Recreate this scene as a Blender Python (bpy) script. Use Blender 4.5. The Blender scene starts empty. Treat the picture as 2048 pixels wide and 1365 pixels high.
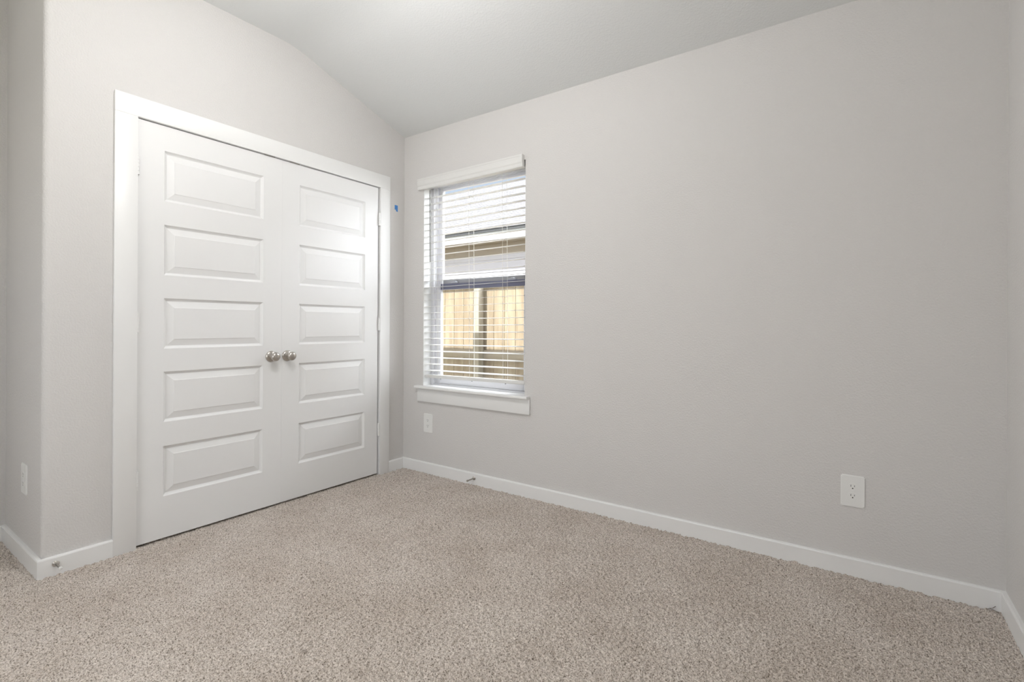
import bpy, bmesh, math, random
import numpy as np
from mathutils import Vector, Matrix

S = bpy.context.scene
COL = S.collection
R = math.radians

# ------------------------------------------------------------------ camera
cam = bpy.data.cameras.new('camera')
cam.sensor_width = 36.0
cam.lens = 993.3 / 2048 * 36
cam.shift_y = -(682.5 - 651.5) / 2048
cam.clip_start = 0.02
camo = bpy.data.objects.new('camera', cam)
COL.objects.link(camo)
yaw, pitch, roll = R(34.9356), R(0.0145), R(0.2822)
fw = Vector((-math.sin(yaw) * math.cos(pitch), math.cos(yaw) * math.cos(pitch), math.sin(pitch)))
rt = Vector((math.cos(yaw), math.sin(yaw), 0)); up = rt.cross(fw)
cr, sr = math.cos(roll), math.sin(roll)
rt, up = cr * rt + sr * up, -sr * rt + cr * up
camo.matrix_world = Matrix(((rt.x, up.x, -fw.x, 2.8213), (rt.y, up.y, -fw.y, -2.6103),
                            (rt.z, up.z, -fw.z, 1.0716), (0, 0, 0, 1)))
S.camera = camo

# ------------------------------------------------------------------ view, sky, sun
S.view_settings.view_transform = 'Standard'
S.view_settings.look = 'None'
S.view_settings.gamma = 1
S.view_settings.use_curve_mapping = False
S.view_settings.exposure = 0.24
SKY = 0.2
SUN = 9.8
LAMP = 55.0
REAR_FILL = 17.0
w = bpy.data.worlds.new('world'); S.world = w; w.use_nodes = True
nt = w.node_tree; bg = nt.nodes['Background']
sky = nt.nodes.new('ShaderNodeTexSky'); sky.sky_type = 'NISHITA'; sky.sun_disc = False
sky.sun_elevation = R(50); sky.sun_rotation = R(197); sky.air_density = 1.0; sky.dust_density = 2.5
mixw = nt.nodes.new('ShaderNodeMixRGB'); mixw.inputs[0].default_value = .45
hsv = nt.nodes.new('ShaderNodeHueSaturation'); hsv.inputs['Saturation'].default_value = .55
nt.links.new(sky.outputs[0], hsv.inputs['Color'])
nt.nodes.remove(mixw)
# bright patch added to the sky beyond the yard, boosts daylight through the window
GLOW = 14.0
tcw = nt.nodes.new('ShaderNodeTexCoord'); nrm = nt.nodes.new('ShaderNodeVectorMath'); nrm.operation = 'NORMALIZE'
dt = nt.nodes.new('ShaderNodeVectorMath'); dt.operation = 'DOT_PRODUCT'
dt.inputs[1].default_value = Vector((.50, .80, .48)).normalized()
mr_ = nt.nodes.new('ShaderNodeMapRange'); mr_.interpolation_type = 'SMOOTHSTEP'
mr_.inputs['From Min'].default_value = .55; mr_.inputs['From Max'].default_value = .97
mr_.inputs['To Min'].default_value = 0; mr_.inputs['To Max'].default_value = GLOW
nt.links.new(tcw.outputs['Generated'], nrm.inputs[0]); nt.links.new(nrm.outputs[0], dt.inputs[0])
nt.links.new(dt.outputs['Value'], mr_.inputs['Value'])
glc = nt.nodes.new('ShaderNodeMixRGB'); glc.blend_type = 'MULTIPLY'; glc.inputs[0].default_value = 1
glc.inputs[1].default_value = (.93, .95, 1.0, 1); nt.links.new(mr_.outputs[0], glc.inputs[2])
skm = nt.nodes.new('ShaderNodeMixRGB'); skm.blend_type = 'MULTIPLY'; skm.inputs[0].default_value = 1
skm.inputs[2].default_value = (SKY, SKY, SKY, 1); nt.links.new(hsv.outputs[0], skm.inputs[1])
add = nt.nodes.new('ShaderNodeMixRGB'); add.blend_type = 'ADD'; add.inputs[0].default_value = 1
nt.links.new(skm.outputs[0], add.inputs[1]); nt.links.new(glc.outputs[0], add.inputs[2])
nt.links.new(add.outputs[0], bg.inputs[0]); bg.inputs[1].default_value = 1.0
sl = bpy.data.lights.new('sun', 'SUN'); sl.energy = SUN; sl.angle = R(0.6); sl.color = (1, .97, .92)
so = bpy.data.objects.new('sun', sl); COL.objects.link(so)
so.rotation_euler = Vector((.10, 1.0, -1.42)).to_track_quat('-Z', 'Y').to_euler()
pl = bpy.data.lights.new('window_sky_portal', 'AREA'); pl.shape = 'RECTANGLE'; pl.size = .88; pl.size_y = 1.46
pl.energy = 1; pl.cycles.is_portal = True
po = bpy.data.objects.new('window_sky_portal', pl); COL.objects.link(po)
po.location = (.65, .17, 1.35); po.rotation_euler = (R(-90), 0, 0)

rl = bpy.data.lights.new('rear_fill_light', 'AREA'); rl.shape = 'RECTANGLE'; rl.size = 1.5; rl.size_y = 1.5  # added fill light behind the camera, set in an invented window opening
rl.energy = REAR_FILL; rl.color = (.97, .985, 1.0)
ro = bpy.data.objects.new('rear_fill_light', rl); COL.objects.link(ro)
ro.location = (1.3, -3.80, 1.35); ro.rotation_euler = (R(90), 0, 0)

# ------------------------------------------------------------------ materials
def mat(name, col, rough=.6, metal=0, bump=None, fleck=None, spec=.5, coat=0):
    """bump=(scale, strength, distance, detail); fleck=(scale, colour2, lo, hi, (sx,sy,sz))"""
    m = bpy.data.materials.new(name); m.use_nodes = True; n = m.node_tree
    b = n.nodes['Principled BSDF']
    b.inputs['Base Color'].default_value = (*col, 1); b.inputs['Roughness'].default_value = rough
    b.inputs['Metallic'].default_value = metal; b.inputs['Specular IOR Level'].default_value = spec
    b.inputs['Coat Weight'].default_value = coat
    tc = n.nodes.new('ShaderNodeTexCoord')
    if bump:
        no = n.nodes.new('ShaderNodeTexNoise'); no.inputs['Scale'].default_value = bump[0]
        no.inputs['Detail'].default_value = bump[3]
        n.links.new(tc.outputs['Object'], no.inputs['Vector'])
        bp = n.nodes.new('ShaderNodeBump'); bp.inputs['Strength'].default_value = bump[1]
        bp.inputs['Distance'].default_value = bump[2]
        n.links.new(no.outputs[0], bp.inputs['Height']); n.links.new(bp.outputs[0], b.inputs['Normal'])
    if fleck:
        mp = n.nodes.new('ShaderNodeMapping'); mp.inputs['Scale'].default_value = fleck[4]
        n.links.new(tc.outputs['Object'], mp.inputs[0])
        no = n.nodes.new('ShaderNodeTexNoise'); no.inputs['Scale'].default_value = fleck[0]
        no.inputs['Detail'].default_value = 4
        n.links.new(mp.outputs[0], no.inputs['Vector'])
        ra = n.nodes.new('ShaderNodeValToRGB'); ra.color_ramp.elements[0].position = fleck[2]
        ra.color_ramp.elements[1].position = fleck[3]
        ra.color_ramp.elements[0].color = (*col, 1); ra.color_ramp.elements[1].color = (*fleck[1], 1)
        n.links.new(no.outputs[0], ra.inputs[0]); n.links.new(ra.outputs[0], b.inputs['Base Color'])
    return m

WALLC = (.70, .684, .668)
M = {}
M['wall'] = mat('painted_wall', WALLC, .75, bump=(125, .6, .004, 2), spec=.25)
M['ceil'] = mat('painted_ceiling', (.75, .762, .76), .85, bump=(110, .35, .004, 2), spec=.2)
M['trim'] = mat('semigloss_trim', (.875, .875, .865), .38, bump=(30, .03, .002, 2))
M['door'] = mat('door_paint', (.85, .85, .845), .42, bump=(60, .03, .001, 3))
M['plate'] = mat('plastic_plate', (.86, .86, .84), .3)
M['slot'] = mat('dark_slot', (.015, .014, .013), .6)
M['nickel'] = mat('satin_nickel', (.52, .49, .455), .30, 1.0)
M['steel'] = mat('dull_steel', (.42, .40, .37), .35, 1.0)
M['rubber'] = mat('white_rubber', (.8, .8, .78), .6)
M['blind'] = mat('blind_vinyl', (.78, .775, .755), .4)
M['cord'] = mat('blind_cord', (.78, .77, .73), .8)
M['vinyl'] = mat('window_vinyl', (.80, .80, .83), .35)
M['deep_shade'] = mat('shaded_meeting_rail', (.17, .175, .25), .4)  # darkness of the unlit white vinyl put into the rail colour
M['shade'] = mat('shaded_sash_rail', (.40, .40, .42), .45)  # backlit shade on white vinyl put into the colour
M['thread'] = mat('dark_thread', (.09, .065, .05), .9)
M['wand'] = mat('clear_grey_wand', (.24, .24, .235), .25)
M['tape'] = mat('blue_tape', (.07, .25, .62), .7)
M['button'] = mat('grey_button', (.45, .46, .5), .5)
M['picket'] = mat('cedar_picket', (.25, .195, .132), .8, fleck=(6, (.35, .295, .21), .35, .65, (3, 3, .35)))
M['post'] = mat('fence_post_wood', (.30, .265, .20), .8, fleck=(5, (.36, .33, .27), .35, .65, (3, 3, .3)))
M['rail'] = mat('fence_rail_wood', (.26, .22, .165), .8, fleck=(5, (.33, .29, .23), .35, .65, (.3, 3, 3)))
M['shingle'] = mat('roof_shingle', (.12, .12, .13), .9, fleck=(9, (.22, .22, .24), .35, .65, (1.6, 5, 5)))
M['fascia'] = mat('white_fascia', (.62, .64, .65), .5)
M['soffit'] = mat('tan_soffit', (.36, .31, .25), .8)
M['flash'] = mat('grey_drip_edge', (.06, .063, .068), .5)
M['siding'] = mat('pale_siding', (.62, .62, .67), .7)
M['ground'] = mat('bare_ground', (.38, .31, .22), .95, fleck=(4, (.27, .30, .16), .4, .6, (1, 1, 1)))
M['ext'] = mat('house_brick_paint', (.72, .70, .66), .8)
# carpet: yarns of several beiges and browns
def carpet():
    m = bpy.data.materials.new('speckled_carpet'); m.use_nodes = True; n = m.node_tree
    b = n.nodes['Principled BSDF']; b.inputs['Roughness'].default_value = 1
    b.inputs['Specular IOR Level'].default_value = .08
    b.inputs['Sheen Weight'].default_value = .25; b.inputs['Sheen Roughness'].default_value = .6
    tc = n.nodes.new('ShaderNodeTexCoord')
    n1 = n.nodes.new('ShaderNodeTexNoise'); n1.inputs['Scale'].default_value = 215; n1.inputs['Detail'].default_value = 3
    n1.inputs['Roughness'].default_value = .65
    ra = n.nodes.new('ShaderNodeValToRGB'); e = ra.color_ramp.elements
    e[0].position = .34; e[0].color = (.10, .078, .060, 1)
    e[1].position = .70; e[1].color = (.84, .775, .72, 1)
    x = e.new(.42); x.color = (.40, .345, .295, 1)
    x = e.new(.55); x.color = (.66, .595, .535, 1)
    n2 = n.nodes.new('ShaderNodeTexNoise'); n2.inputs['Scale'].default_value = 3.2; n2.inputs['Detail'].default_value = 4
    ra2 = n.nodes.new('ShaderNodeValToRGB'); f = ra2.color_ramp.elements
    f[0].position = .35; f[0].color = (.88, .86, .84, 1); f[1].position = .65; f[1].color = (1, 1, 1, 1)
    mx = n.nodes.new('ShaderNodeMixRGB'); mx.blend_type = 'MULTIPLY'; mx.inputs[0].default_value = 1
    n.links.new(tc.outputs['Object'], n1.inputs['Vector']); n.links.new(tc.outputs['Object'], n2.inputs['Vector'])
    n.links.new(n1.outputs[0], ra.inputs[0]); n.links.new(n2.outputs[0], ra2.inputs[0])
    n.links.new(ra.outputs[0], mx.inputs[1]); n.links.new(ra2.outputs[0], mx.inputs[2])
    n.links.new(mx.outputs[0], b.inputs['Base Color'])
    return m
M['carpet'] = carpet()
def glass():
    m = bpy.data.materials.new('clear_glass'); m.use_nodes = True; n = m.node_tree; n.nodes.clear()
    o = n.nodes.new('ShaderNodeOutputMaterial'); t = n.nodes.new('ShaderNodeBsdfTransparent')
    t.inputs[0].default_value = (.97, .98, .98, 1)
    g = n.nodes.new('ShaderNodeBsdfGlossy'); g.inputs['Roughness'].default_value = .0
    lw = n.nodes.new('ShaderNodeLayerWeight'); lw.inputs[0].default_value = .5
    pw = n.nodes.new('ShaderNodeMath'); pw.operation = 'POWER'; pw.inputs[1].default_value = 5
    f = n.nodes.new('ShaderNodeMath'); f.operation = 'MULTIPLY_ADD'; f.inputs[1].default_value = .9; f.inputs[2].default_value = .03
    n.links.new(lw.outputs['Facing'], pw.inputs[0]); n.links.new(pw.outputs[0], f.inputs[0])
    x = n.nodes.new('ShaderNodeMixShader')
    n.links.new(f.outputs[0], x.inputs[0]); n.links.new(t.outputs[0], x.inputs[1]); n.links.new(g.outputs[0], x.inputs[2])
    n.links.new(x.outputs[0], o.inputs[0]); return m
M['glass'] = glass()
def emis(name, col, s):
    m = bpy.data.materials.new(name); m.use_nodes = True; n = m.node_tree; n.nodes.clear()
    o = n.nodes.new('ShaderNodeOutputMaterial'); e = n.nodes.new('ShaderNodeEmission')
    e.inputs[0].default_value = (*col, 1); e.inputs[1].default_value = s
    n.links.new(e.outputs[0], o.inputs[0]); return m
M['globe'] = emis('lit_glass_globe', (1, .99, .982), LAMP)

# ------------------------------------------------------------------ mesh helpers
def box(bm, x0, x1, y0, y1, z0, z1, bev=0, seg=2):
    v = [bm.verts.new(p) for p in ((x0, y0, z0), (x1, y0, z0), (x1, y1, z0), (x0, y1, z0),
                                   (x0, y0, z1), (x1, y0, z1), (x1, y1, z1), (x0, y1, z1))]
    fs = [bm.faces.new([v[i] for i in f]) for f in
          ((3, 2, 1, 0), (4, 5, 6, 7), (0, 1, 5, 4), (1, 2, 6, 5), (2, 3, 7, 6), (3, 0, 4, 7))]
    if bev:
        es = list({e for f in fs for e in f.edges})
        bmesh.ops.bevel(bm, geom=es, offset=bev, segments=seg, profile=.5, affect='EDGES')
    return fs

def prism(bm, prof, axis, a0, a1):
    """extrude a closed 2-D profile along an axis; profile coords are the two other axes in order"""
    def P(u, v, a):
        return {'x': (a, u, v), 'y': (u, a, v), 'z': (u, v, a)}[axis]
    A = [bm.verts.new(P(u, v, a0)) for u, v in prof]; B = [bm.verts.new(P(u, v, a1)) for u, v in prof]
    n = len(prof)
    bm.faces.new(A); bm.faces.new(B[::-1])
    for i in range(n): bm.faces.new((A[i], B[i], B[(i + 1) % n], A[(i + 1) % n]))

def lathe(bm, prof, origin, direction, seg=32):
    """profile [(distance along, radius)]"""
    d = Vector(direction).normalized(); q = Vector((0, 0, 1)).rotation_difference(d)
    o = Vector(origin); rings = []
    for h, r in prof:
        if r < 1e-6: rings.append([bm.verts.new(o + q @ Vector((0, 0, h)))]); continue
        rings.append([bm.verts.new(o + q @ Vector((r * math.cos(2 * math.pi * k / seg), r * math.sin(2 * math.pi * k / seg), h))) for k in range(seg)])
    for a, b in zip(rings, rings[1:]):
        for k in range(seg):
            k2 = (k + 1) % seg
            if len(a) == 1 and len(b) == 1: continue
            if len(a) == 1: bm.faces.new((a[0], b[k2], b[k]))
            elif len(b) == 1: bm.faces.new((a[k], a[k2], b[0]))
            else: bm.faces.new((a[k], a[k2], b[k2], b[k]))
    for rg, fl in ((rings[0], True), (rings[-1], False)):
        if len(rg) > 1: bm.faces.new(rg[::-1] if fl else rg)

def tube(bm, pts, r, seg=8):
    pts = [Vector(p) for p in pts]; rings = []
    for i, p in enumerate(pts):
        t = (pts[min(i + 1, len(pts) - 1)] - pts[max(i - 1, 0)]).normalized()
        q = Vector((0, 0, 1)).rotation_difference(t)
        rings.append([bm.verts.new(p + q @ Vector((r * math.cos(2 * math.pi * k / seg), r * math.sin(2 * math.pi * k / seg), 0))) for k in range(seg)])
    for a, b in zip(rings, rings[1:]):
        for k in range(seg): bm.faces.new((a[k], a[(k + 1) % seg], b[(k + 1) % seg], b[k]))
    bm.faces.new(rings[0][::-1]); bm.faces.new(rings[-1])

def obj(name, bm, m, parent=None, smooth=None):
    bmesh.ops.recalc_face_normals(bm, faces=bm.faces)
    me = bpy.data.meshes.new(name); bm.to_mesh(me); bm.free()
    for mm in (m if isinstance(m, (list, tuple)) else [m]): me.materials.append(mm)
    if smooth is not None:
        me.shade_smooth(); me.set_sharp_from_angle(angle=R(smooth))
    o = bpy.data.objects.new(name, me); COL.objects.link(o)
    if parent:
        o.parent = parent
        o.matrix_parent_inverse = Matrix.Translation(parent.location).inverted()
    return o
def B(): return bmesh.new()
def empty(name, loc):
    o = bpy.data.objects.new(name, None); o.empty_display_size = .05; o.location = loc; COL.objects.link(o); return o
def tag(o, label=None, cat=None, group=None, kind=None):
    if label: o['label'] = label
    if cat: o['category'] = cat
    if group: o['group'] = group
    if kind: o['kind'] = kind
    return o
def struct(o, label, cat): return tag(o, label, cat, kind='structure')
def boxes(name, m, lst, parent=None, bev=0, smooth=None):
    bm = B()
    for b in lst: box(bm, *b, bev=bev)
    return obj(name, bm, m, parent, smooth if smooth is not None else (40 if bev else None))

# ------------------------------------------------------------------ dimensions
W = 3.281          # right wall
H1, H2, YC = 2.487, 2.768, -.893      # ceiling at window wall, flat ceiling, crease
YL = -2.028        # return of the closet wall
XF = -.640         # far wall of the entry nook
YB = -3.75         # rear wall
T = .15
OY0, OY1, OZ = -1.697, -.239, 2.056   # closet opening
WX0, WX1, WZ0, WZ1 = .207, 1.098, .612, 2.120   # window opening
BBH, BBT = .0765, .016

# floor (deep-pile carpet, tufts as real relief)
def make_floor():
    step = .0032
    xs = np.arange(XF - .02, W + .02, step); ys = np.arange(-2.95, .012, step)
    nx, ny = len(xs), len(ys)
    rng = np.random.default_rng(7)
    h = rng.standard_normal((ny, nx))
    def blur(a, ax): return (np.roll(a, 1, ax) + 2 * a + np.roll(a, -1, ax)) / 4
    f = blur(blur(h, 0), 1); g = blur(blur(blur(blur(f, 0), 1), 0), 1)
    f /= f.std(); g /= g.std()
    big = rng.standard_normal((ny // 50 + 3, nx // 50 + 3))
    yy = np.linspace(0, big.shape[0] - 2.001, ny); xx = np.linspace(0, big.shape[1] - 2.001, nx)
    iy, ix = yy.astype(int), xx.astype(int); fy = (yy - iy)[:, None]; fx = (xx - ix)[None, :]
    fy = fy * fy * (3 - 2 * fy); fx = fx * fx * (3 - 2 * fx)
    bg_ = (big[iy][:, ix] * (1 - fx) + big[iy][:, ix + 1] * fx) * (1 - fy) + (big[iy + 1][:, ix] * (1 - fx) + big[iy + 1][:, ix + 1] * fx) * fy
    z = -.002 + .0018 * f + .0009 * g + .0005 * bg_
    X, Y = np.meshgrid(xs, ys)
    X = X + rng.uniform(-.0008, .0008, X.shape); Y = Y + rng.uniform(-.0008, .0008, Y.shape)
    co = np.stack([X, Y, z], -1).reshape(-1, 3).astype(np.float32)
    extra = np.array([[XF - .02, YB - .02, -.002], [W + .02, YB - .02, -.002], [W + .02, -2.949, -.002], [XF - .02, -2.949, -.002]], np.float32)
    nv = len(co); co = np.concatenate([co, extra])
    i = np.arange(ny - 1)[:, None] * nx + np.arange(nx - 1)[None, :]
    q = np.stack([i, i + 1, i + nx + 1, i + nx], -1).reshape(-1, 4)
    q = np.concatenate([q, [[nv, nv + 1, nv + 2, nv + 3]]]).astype(np.int32)
    me = bpy.data.meshes.new('floor')
    me.vertices.add(len(co)); me.vertices.foreach_set('co', co.ravel())
    me.loops.add(q.size); me.loops.foreach_set('vertex_index', q.ravel())
    me.polygons.add(len(q)); me.polygons.foreach_set('loop_start', np.arange(0, q.size, 4, dtype=np.int32))
    me.polygons.foreach_set('use_smooth', np.ones(len(q), bool))
    me.update(calc_edges=True); me.validate()
    me.materials.append(M['carpet'])
    o = bpy.data.objects.new('floor', me); COL.objects.link(o)
    return o
struct(make_floor(), 'speckled beige and brown cut-pile carpet covering the whole floor', 'carpet')

# walls
bm = B()   # closet wall: X from -T to 0, bullnose outer corner, opening for the doors
for a in ((-.12, 0, OY1 + .018, .0, -.03, H2), (-.12, 0, OY0 - .018, OY1 + .018, OZ + .018, H2)): box(bm, *a)
rb = .022
prof = [(-.12, OY0 - .018), (0, OY0 - .018)] + [(-rb + rb * math.cos(t), YL + rb - rb * math.sin(t)) for t in [k * math.pi / 16 for k in range(9)]] + [(XF, YL), (XF, YL + .12), (-.12, YL + .12)]
prism(bm, prof, 'z', -.03, H2 + .05)
struct(obj('wall_left', bm, M['wall'], smooth=30), 'warm light grey textured wall around the white double closet doors, rounded outer corner', 'wall')
bm = B()
box(bm, -.75, WX0, 0, T, -.35, H1 + .03); box(bm, WX1, W + .12, 0, T, -.35, H1 + .03)
box(bm, WX0, WX1, 0, T, -.35, WZ0); box(bm, WX0, WX1, 0, T, WZ1, H1 + .03)
struct(obj('wall_window', bm, M['wall']), 'long warm grey textured wall with the blind-covered window', 'wall')
struct(boxes('wall_right', M['wall'], [(W, W + .12, YB, 0, -.03, H2 + .05)]), 'pale grey wall strip at the right edge of the view', 'wall')
struct(boxes('wall_hall', M['wall'], [(XF - .12, XF, YB, YL + .12, -.03, H2 + .05)]), 'dim grey wall at the back of the entry nook, far left edge', 'wall')
struct(boxes('wall_rear', M['wall'], [(XF - .12, .55, YB - .12, YB, -.03, H2 + .05), (2.05, W + .12, YB - .12, YB, -.03, H2 + .05),
                                      (.55, 2.05, YB - .12, YB, -.03, .6), (.55, 2.05, YB - .12, YB, 2.1, H2 + .05)]), 'grey wall behind the camera', 'wall')
struct(boxes('wall_closet', M['wall'], [(-.75, XF, YL + .12, 0, -.03, H2 + .05)]), 'inner back wall of the closet behind the double doors', 'wall')
# ceiling: flat part, soft crease, slope down to the window wall and on to the eave
sl_ = (H2 - H1) / (-YC)
prof = [(YB - 1.7, H2), (YC - .10, H2)]  # unseen rear overhang added to keep sun out of the rear opening
for k in range(1, 8):
    u = k / 8; y = YC - .10 + .2 * u
    p0, p1, p2 = (YC - .10, H2), (YC, H2), (YC + .10, H2 - .10 * sl_)
    prof.append(((1 - u) ** 2 * p0[0] + 2 * u * (1 - u) * p1[0] + u * u * p2[0], (1 - u) ** 2 * p0[1] + 2 * u * (1 - u) * p1[1] + u * u * p2[1]))
prof += [(YC + .10, H2 - .10 * sl_), (0, H1), (.46, H1 - .46 * sl_), (.46, H1 + .02), (YC, H2 + .3), (YB - 1.7, H2 + .3)]
bm = B(); prism(bm, prof, 'x', -1.6, 4.6)
struct(obj('ceiling', bm, M['ceil'], smooth=12), 'white textured ceiling, flat then sloping down to the window wall', 'ceiling')

# baseboards
def bb_prof(s=1, o=0):   # (offset from wall, z) with eased top
    return [(o, -.03), (o + s * BBT, -.03), (o + s * BBT, BBH - .006), (o + s * (BBT - .002), BBH - .0015), (o + s * (BBT - .006), BBH), (o, BBH)]
def baseboard(name, axis, a0, a1, s, o, label, m0=0, m1=0):
    bm = B(); prism(bm, bb_prof(s, o), axis, a0, a1)
    for v in bm.verts:      # mitre the ends
        i = 0 if axis == 'x' else 1; j = 1 - i; d = abs(v.co[j] - o)
        if abs(v.co[i] - a0) < 1e-6: v.co[i] += m0 * d
        elif abs(v.co[i] - a1) < 1e-6: v.co[i] += m1 * d
    struct(obj(name, bm, M['trim']), label, 'baseboard')
baseboard('baseboard_window', 'x', 0, W, -1, 0, 'long white baseboard under the window wall', 1, -1)
baseboard('baseboard_corner', 'y', -.152, 0, 1, 0, 'short white baseboard between closet casing and room corner', 0, -1)
baseboard('baseboard_left', 'y', YL, -1.787, 1, 0, 'short white baseboard left of the closet casing, with a door stop on it', -1, 0)
baseboard('baseboard_return', 'x', XF, 0, -1, YL, 'white baseboard going back into the entry nook', 1, 1)
baseboard('baseboard_hall', 'y', YB, YL, 1, XF, 'white baseboard at the far left edge, back of the nook', 1, -1)
baseboard('baseboard_right', 'y', YB, 0, -1, W, 'white baseboard on the right wall, lower right corner', 1, -1)
baseboard('baseboard_rear', 'x', XF, W, 1, YB, 'white baseboard behind the camera', 1, -1)

# closet casing, jamb
CT = .017
bm = B()
box(bm, 0, CT, -1.787, OY0, -.03, OZ, .0015); box(bm, 0, CT, OY1, -.152, -.03, OZ, .0015)
box(bm, 0, CT, -1.787, -.152, OZ, 2.150, .0015)
struct(obj('trim_1', bm, M['trim'], smooth=40), 'flat white casing around the double closet doors', 'door casing')
bm = B()
box(bm, -.12, 0, OY0 - .018, OY0, -.03, OZ); box(bm, -.12, 0, OY1, OY1 + .018, -.03, OZ)
box(bm, -.12, 0, OY0 - .018, OY1 + .018, OZ, OZ + .018)
struct(obj('trim_2', bm, M['trim']), 'white jamb lining the closet opening', 'door jamb')

# closet door leaves
PZ = [(1.679, 1.929), (1.313, 1.563), (.949, 1.199), (.585, .835), (.217, .466)]
def leaf(name, y0, y1, label, hinge_y, knob_y, catch_y, knob_label):
    py0, py1 = y0 + .112, y1 - .112
    z0, z1 = .011, 2.052; th = .035
    bm = B()
    ys = [y0, py0, py1, y1]; zs = [z0] + [v for p in PZ[::-1] for v in p] + [z1]
    g = {}
    def V(x, y, z):
        k = (round(x, 5), round(y, 5), round(z, 5))
        if k not in g: g[k] = bm.verts.new((x, y, z))
        return g[k]
    for i in range(3):
        for j in range(len(zs) - 1):
            if i == 1 and j % 2 == 1: continue
            bm.faces.new((V(0, ys[i], zs[j]), V(0, ys[i + 1], zs[j]), V(0, ys[i + 1], zs[j + 1]), V(0, ys[i], zs[j + 1])))
    for (a, b) in PZ:
        pr = [(0, 0), (.002, -.0025), (.008, -.0090), (.013, -.0120), (.0145, -.0120), (.044, -.0035), (.047, -.0015), (.048, -.0015)]
        for (d0, h0), (d1, h1) in zip(pr, pr[1:]):
            c0 = [V(h0, py0 + d0, a + d0), V(h0, py1 - d0, a + d0), V(h0, py1 - d0, b - d0), V(h0, py0 + d0, b - d0)]
            c1 = [V(h1, py0 + d1, a + d1), V(h1, py1 - d1, a + d1), V(h1, py1 - d1, b - d1), V(h1, py0 + d1, b - d1)]
            for k in range(4): bm.faces.new((c0[k], c0[(k + 1) % 4], c1[(k + 1) % 4], c1[k]))
        bm.faces.new(c1)
    # edges and back
    bk = [V(-th, y0, z0), V(-th, y1, z0), V(-th, y1, z1), V(-th, y0, z1)]
    bm.faces.new(bk)
    def edge(line_f, c0, c1):
        bm.faces.new([bm_v for bm_v in line_f] + [c1, c0])
    edge([V(0, y, z0) for y in ys], bk[0], bk[1]); edge([V(0, y, z1) for y in ys], bk[3], bk[2])
    edge([V(0, y0, z) for z in zs], bk[0], bk[3]); edge([V(0, y1, z) for z in zs], bk[1], bk[2])
    root = obj(name, bm, M['door'])
    struct(root, label, 'closet door')
    # knob: rose, neck, ball
    for nm, prof in (('knob', None),):
        bm = B()
        lathe(bm, [(0, .0325), (.002, .0328), (.006, .031), (.010, .026), (.013, .017), (.015, .012), (.028, .0105), (.032, .013),
                   (.036, .0185), (.042, .0235), (.049, .0262), (.056, .0255), (.062, .0215), (.066, .014), (.0675, .006), (.068, 0)],
              (0, knob_y, .884), (1, 0, 0), 40)
        k = obj('knob', bm, M['nickel'], root, smooth=35); k['label'] = knob_label
        bm = B(); lathe(bm, [(-.001, .003), (.0, .003)], (.0119, knob_y - .020, .884), (1, 0, 0), 12)
        obj('set_screw_hole', bm, M['slot'], k)
    for hz in (1.8265, 1.0765, .3225):
        bm = B(); s = -1 if hinge_y < -1 else 1
        for q in range(5):
            lathe(bm, [(0, .0058), (.0004, .0072), (.0170, .0072), (.0174, .0058)], (.0095, hinge_y, hz - .0445 + q * .0178), (0, 0, 1), 16)
        lathe(bm, [(0, .002), (.001, .0045), (.004, .0045), (.005, .003)], (.0095, hinge_y, hz + .0445), (0, 0, 1), 12)
        box(bm, -.030, .0035, hinge_y - .0012, hinge_y + .0012, hz - .0445, hz + .0445)
        obj('hinge', bm, M['trim'], root, smooth=35)
    bm = B(); box(bm, -.020, .006, catch_y - .03, catch_y + .03, z1 + .0002, OZ - .0005)
    obj('ball_catch', bm, M['steel'], root)
    return root
leaf('door_1', -1.694, -.9698, 'left white five-panel closet door leaf with satin nickel knob', -1.6955, -1.034, -1.047, 'left satin nickel round knob')
leaf('door_2', -.9694, -.2495, 'right white five-panel closet door leaf with satin nickel knob, nearer the window', -.2445, -.934, -.891, 'right satin nickel round knob')

# ------------------------------------------------------------------ window
win = empty('window_1', (.65, .1, WZ0)); struct(win, 'white vinyl single-hung window with shade-coloured meeting rail behind the blind', 'window')
FD0, FD1 = .076, .148
def ring(bm, x0, x1, y0, y1, z0, z1, wl, wr, wb, wt, bev=.0015):
    box(bm, x0, x0 + wl, y0, y1, z0, z1, bev); box(bm, x1 - wr, x1, y0, y1, z0, z1, bev)
    if wb: box(bm, x0 + wl, x1 - wr, y0, y1, z0, z0 + wb, bev)
    if wt: box(bm, x0 + wl, x1 - wr, y0, y1, z1 - wt, z1, bev)
bm = B(); ring(bm, WX0, WX1, FD0, FD1, WZ0, WZ1, .030, .030, .030, .030)
ring(bm, WX0 + .030, WX1 - .030, FD0 + .014, FD0 + .020, WZ0 + .03, WZ1 - .03, .006, .006, 0, .006, .001)
obj('window_frame', bm, M['vinyl'], win, smooth=40)
ux0, ux1 = WX0 + .036, WX1 - .036
bm = B(); ring(bm, ux0, ux1, .118, .142, 1.335, WZ1 - .030, .040, .040, .030, .022); us = obj('upper_sash', bm, M['vinyl'], win, smooth=40)
bm = B(); box(bm, ux0 + .04, ux1 - .04, .128, .132, 1.365, WZ1 - .052); obj('pane', bm, M['glass'], us)
bm = B(); ring(bm, ux0, ux1, .090, .114, WZ0 + .032, 1.334, .052, .034, .050, 0); ls = obj('lower_sash', bm, M['vinyl'], win, smooth=40)
bm = B(); box(bm, ux0 + .052, ux1 - .034, .100, .104, WZ0 + .082, 1.334); obj('pane', bm, M['glass'], ls)
bm = B(); prism(bm, [(.086, 1.334), (.116, 1.334), (.116, 1.376), (.088, 1.376), (.088, 1.362), (.083, 1.358), (.083, 1.352), (.086, 1.350)], 'x', ux0 + .052, ux1)
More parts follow.
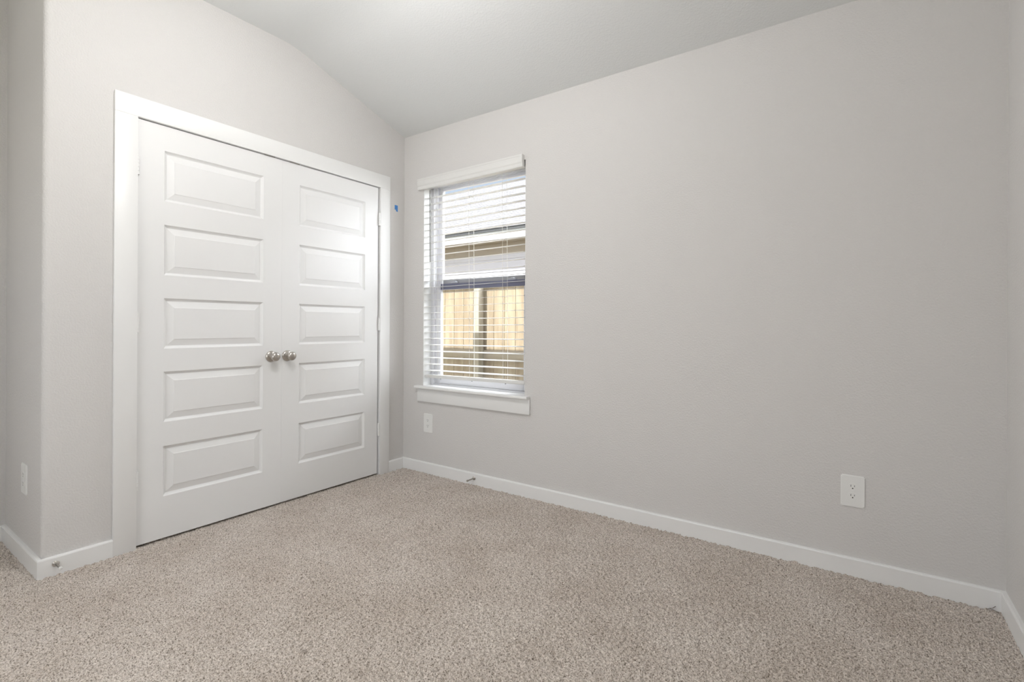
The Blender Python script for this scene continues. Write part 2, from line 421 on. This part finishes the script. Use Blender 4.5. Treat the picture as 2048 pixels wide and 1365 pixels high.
mr = obj('meeting_rail', bm, M['deep_shade'], win); mr['label'] = 'meeting rail across the middle, its shade painted dark grey-blue'
bm = B(); box(bm, ux0 + .052, ux1 - .044, .112, .126, 1.376, 1.406, .001); sr = obj('sash_rail', bm, M['shade'], win); sr['label'] = 'upper sash rail above the meeting rail, its shade painted mid grey'
for lx in (.42, .93):
    bm = B(); box(bm, lx - .03, lx + .03, .090, .112, 1.376, 1.386, .002); box(bm, lx - .006, lx + .022, .084, .100, 1.384, 1.392, .002)
    obj('sash_lock', bm, M['button'], mr)

w2 = empty('fill_window', (1.3, YB - .04, .6)); struct(w2, 'white unseen window added behind the camera for fill light', 'window')  # invented rear window, frames the added fill light
bm = B(); ring(bm, .55, 2.05, YB - .045, YB - .005, .6, 2.1, .05, .05, .05, .05); box(bm, .6, 2.0, YB - .04, YB - .01, 1.33, 1.37)
obj('window_frame', bm, M['vinyl'], w2, smooth=40)
# stool and apron
bm = B()
box(bm, WX0, WX1, -.001, FD0, .613, .631)
box(bm, .155, 1.140, -.046, 0, .613, .631, .004, 3)
struct(obj('trim_3', bm, M['trim'], smooth=40), 'white window stool projecting under the blind', 'window sill')
struct(boxes('trim_4', M['trim'], [(.162, 1.143, -.017, 0, .516, .613)], bev=.0015), 'white apron board under the window stool', 'window apron')
bm = B()      # painted reveal: white side and head liners
box(bm, WX0 - .0005, WX0 + .0015, 0.0, FD0, .631, WZ1); box(bm, WX1 - .0015, WX1 + .0005, 0.0, FD0, .631, WZ1)
struct(obj('trim_5', bm, M['trim']), 'white reveals at the sides of the window opening', 'window reveal')

# blind
bl = empty('window_blind', (.65, .03, .68))
tag(bl, 'white faux-wood horizontal blind with open slats hanging in the window', 'blind')
bm = B()
prof = [(0, 2.062), (-.022, 2.062), (-.024, 2.068), (-.024, 2.084), (-.028, 2.092), (-.029, 2.118), (-.026, 2.126), (-.029, 2.132), (-.029, 2.140), (0, 2.140)]
prism(bm, prof, 'x', .180, 1.103)
obj('valance', bm, M['blind'], bl)
boxes('headrail', M['blind'], [(WX0 + .006, WX1 - .006, .004, .060, 2.078, 2.116)], bl, bev=.003)
bm = B(); z = 2.000; zs = []
while z > .735:
    zs.append(z); n = 6
    prof = []
    for k in range(n + 1):
        u = k / n; prof.append((.006 + .050 * u, z + .0042 * u + .0010 * (1 - (2 * u - 1) ** 2) + .0009))
    for k in range(n, -1, -1):
        u = k / n; prof.append((.006 + .050 * u, z + .0042 * u + .0010 * (1 - (2 * u - 1) ** 2) - .0009))
    prism(bm, prof, 'x', WX0 + .008, WX1 - .008)
    z -= .0467
obj('slats', bm, M['blind'], bl)
boxes('bottom_rail', M['blind'], [(WX0 + .008, WX1 - .008, .006, .056, .688, .710)], bl, bev=.004)
for lx in (.350, .6425, .926):
    for yy in (.0045, .0575):
        bm = B(); box(bm, lx - .0009, lx + .0009, yy - .0007, yy + .0007, .708, 2.080)
        for zz in zs: box(bm, lx - .0006, lx + .0006, min(yy, .031), max(yy, .031), zz - .0025, zz - .0017)
        obj('ladder_cord', bm, M['cord'], bl)
    bm = B(); lathe(bm, [(0, .0045), (.003, .005), (.008, .004), (.0085, .001)], (lx, .031, .688), (0, 0, -1), 12)
    obj('cord_button', bm, M['button'], bl, smooth=40)
bm = B(); tube(bm, [(.283, -.002, 2.05), (.283, -.002, 2.03), (.284, -.003, 1.53)], .0042, 6)
tube(bm, [(.283, .004, 2.056), (.283, -.002, 2.046)], .002, 6)
o = obj('tilt_wand', bm, M['wand'], bl); o['label'] = 'thin grey tilt wand'

# the blind hangs a touch out of level, its right end high
bl.rotation_euler = (0, -.011, 0); bl.location.z += .0048

# ------------------------------------------------------------------ small wall things
def outlet(loc, rotz, label, group):
    root = empty('electrical_outlet', loc); tag(root, label, 'outlet', group)
    # local: plate in local XZ plane, facing local -Y
    bm = B(); prof = []
    w2, h2 = .0435, .0675
    box(bm, -w2, w2, -.0055, 0, -h2, h2)
    es = [e for e in bm.edges if abs(e.verts[0].co.y - e.verts[1].co.y) > .001]
    bmesh.ops.bevel(bm, geom=es, offset=.004, segments=4, affect='EDGES')
    es = [e for e in bm.edges if e.verts[0].co.y < -.005 and e.verts[1].co.y < -.005 and len(e.link_faces) == 2 and abs(e.link_faces[0].normal.dot(e.link_faces[1].normal)) < .5]
    bmesh.ops.recalc_face_normals(bm, faces=bm.faces); bm.normal_update()
    es = [e for e in bm.edges if e.verts[0].co.y < -.005 and e.verts[1].co.y < -.005 and e.calc_face_angle(0) > .8]
    bmesh.ops.bevel(bm, geom=es, offset=.0022, segments=3, affect='EDGES')
    parts = [obj('cover_plate', bm, M['plate'], None, smooth=40)]
    for dz in (.0200, -.0200):
        bm = B(); pr = []
        for k in range(40):
            t = 2 * math.pi * k / 40; x, z = .0172 * math.cos(t), .0172 * math.sin(t)
            z = max(-.0143, min(.0143, z)); pr.append((x, z + dz))
        prism(bm, pr, 'y', -.0068, -.004)
        rc = obj('receptacle', bm, M['plate'])
        for (x0, x1, z0, z1) in ((-.0073, -.0054, -.001, .0075), (.0054, .0073, -.0002, .0067)):
            bm = B(); box(bm, x0, x1, -.00695, -.0066, dz + z0, dz + z1); s_ = obj('slot', bm, M['slot']); s_.parent = rc
        bm = B(); lathe(bm, [(0, .0026), (.0003, .0026)], (0, -.00665, dz - .0072), (0, -1, 0), 14); s_ = obj('ground_hole', bm, M['slot']); s_.parent = rc
        parts.append(rc)
    bm = B(); lathe(bm, [(0, .0028), (.0006, .0026), (.0009, .0015), (.00095, 0)], (0, -.0055, 0), (0, -1, 0), 14)
    parts.append(obj('screw', bm, M['plate']))
    for p in parts: p.parent = root
    root.rotation_euler = (0, 0, rotz)
    return root
outlet((2.802, 0, .3625), 0, 'white duplex outlet on the long wall near the right end, above the baseboard', 'duplex wall outlets')
outlet((.2615, 0, .3615), 0, 'white duplex outlet on the wall below the left end of the window', 'duplex wall outlets')
outlet((-.268, YL, .368), 0, 'white outlet seen edge-on in the entry nook at the far left', 'duplex wall outlets')

def stop(loc, d, label, tipmat):
    root = empty('door_stop', loc); tag(root, label, 'door stop', 'baseboard door stops')
    bm = B(); lathe(bm, [(0, .0125), (.002, .0125), (.006, .009), (.010, .006), (.012, .005)], loc, d, 20); obj('base', bm, M['nickel'], root, smooth=35)
    bm = B(); dv = Vector(d); a, b = Vector(loc) + dv * .011, Vector(loc) + dv * .062
    u = dv.orthogonal().normalized(); v = dv.cross(u); pts = []
    for k in range(121):
        t = k / 120; an = t * 15 * 2 * math.pi; pts.append(a.lerp(b, t) + (u * math.cos(an) + v * math.sin(an)) * .0034)
    tube(bm, pts, .0013, 6); obj('spring', bm, M['steel'], root, smooth=60)
    bm = B(); lathe(bm, [(0, .005), (.003, .0065), (.011, .0065), (.014, .004), (.0145, 0)], b, d, 16); obj('bumper', bm, tipmat, root, smooth=40)
stop((BBT, -1.985, .046), (1, 0, 0), 'short nickel spring door stop with white tip on the baseboard left of the closet', M['rubber'])
stop((.704, -BBT, .044), (0, -1, 0), 'spring door stop sticking out of the baseboard below the window', M['steel'])

bm = B(); box(bm, 0, .0006, -.096, -.066, 1.928, 1.962)
prism(bm, [(-.083, 1.918), (-.066, 1.914), (-.066, 1.928), (-.083, 1.928)], 'x', 0, .0006)
tag(obj('painters_tape', bm, M['tape']), 'small blue piece of tape on the wall between closet casing and corner', 'tape')

bm = B(); tube(bm, [(3.226, -.024, .001), (3.232, -.022, .006), (3.242, -.020, .010), (3.250, -.0175, .017)], .0009, 5)
tube(bm, [(3.232, -.022, .006), (3.245, -.026, .004), (3.258, -.030, .0)], .0009, 5)
tag(obj('loose_thread', bm, M['thread']), 'loose dark carpet thread sticking up in the right corner by the baseboards', 'thread')

# ------------------------------------------------------------------ ceiling lamp (above the view)
LX, LY = 1.30, -1.65
lamp = empty('ceiling_lamp', (LX, LY, H2)); tag(lamp, 'ceiling lamp with round white glass globe above the middle of the room', 'lamp')
bm = B(); lathe(bm, [(0, .075), (.012, .075), (.025, .055), (.03, .02), (.1, .012), (.22, .012), (.225, .045), (.24, .05), (.255, .045)], (LX, LY, H2), (0, 0, -1), 40)
obj('canopy', bm, M['nickel'], lamp, smooth=35)
bm = B(); bmesh.ops.create_uvsphere(bm, u_segments=40, v_segments=24, radius=.12, matrix=Matrix.Translation((LX, LY, H2 - .365)))
obj('globe', bm, M['globe'], lamp, smooth=60)

# ------------------------------------------------------------------ outside
bm = B(); box(bm, -14, 10, -8, 16, -.55, -.35)
struct(obj('ground', bm, M['ground']), 'bare dirt yard between the house and the fence', 'ground')
FY = 1.65
fence = empty('wooden_fence', (-.4, FY, -.35)); tag(fence, 'tall cedar picket fence outside the window, sunlit above and shaded below', 'fence')
random.seed(4)
bm = B(); x = -3.93
while x < 3.0:
    wdt = .139; dz = random.uniform(-.008, .008); dy = random.uniform(-.002, .002)
    box(bm, x + .0015, x + wdt - .001, FY + dy, FY + .016 + dy, -.33, 1.538 + dz, .0015); x += .1415
obj('pickets', bm, M['picket'], fence)
for pz in (.715, 1.503):
    obj_ = boxes('rail', M['rail'], [(-4, 3, FY - .040, FY - .003, pz, pz + (.09 if pz < 1 else .036))], fence, bev=.002)
for px_ in (-3.0, -.535, 1.85):
    boxes('post', M['post'], [(px_ - .036, px_ + .036, FY - .128, FY - .042, -.35, 1.55)], fence, bev=.003)

nb = empty('neighbour_house', (-2, 3.3, -.35)); tag(nb, 'neighbouring house with grey shingle roof and white fascia beyond the fence', 'house')
EY, WY = 2.93, 3.22
bm = B(); box(bm, -11, 3.6, WY, WY + .2, -.35, 2.3)
for k in range(14):
    z0 = -.30 + k * .18
    prism(bm, [(WY, z0), (WY - .014, z0), (WY - .004, z0 + .178), (WY, z0 + .178)], 'x', -11, 3.6)
obj('wall', bm, M['siding'], nb)
boxes('frieze_board', M['soffit'], [(-11, 3.6, WY - .03, WY, 2.115, 2.272)], nb)
boxes('soffit', M['soffit'], [(-11.3, 3.9, EY + .02, WY, 2.272, 2.285)], nb)
boxes('fascia', M['fascia'], [(-11.3, 3.9, EY, EY + .02, 2.272, 2.385)], nb)
boxes('drip_edge', M['flash'], [(-11.3, 3.9, EY - .015, EY + .02, 2.385, 2.425)], nb)
bm = B(); n = 34; pr = []
y, z = EY - .025, 2.427; run, slp = .127, .49
for k in range(n):
    pr.append((y, z)); pr.append((y, z + .005)); y += run; z += run * slp
    z_top = z
pr2 = pr + [(y, z + .004), (y, z - .25), (EY + .3, 2.40)]
prism(bm, pr2, 'x', -11.4, 4.0)
obj('roof', bm, M['shingle'], nb)
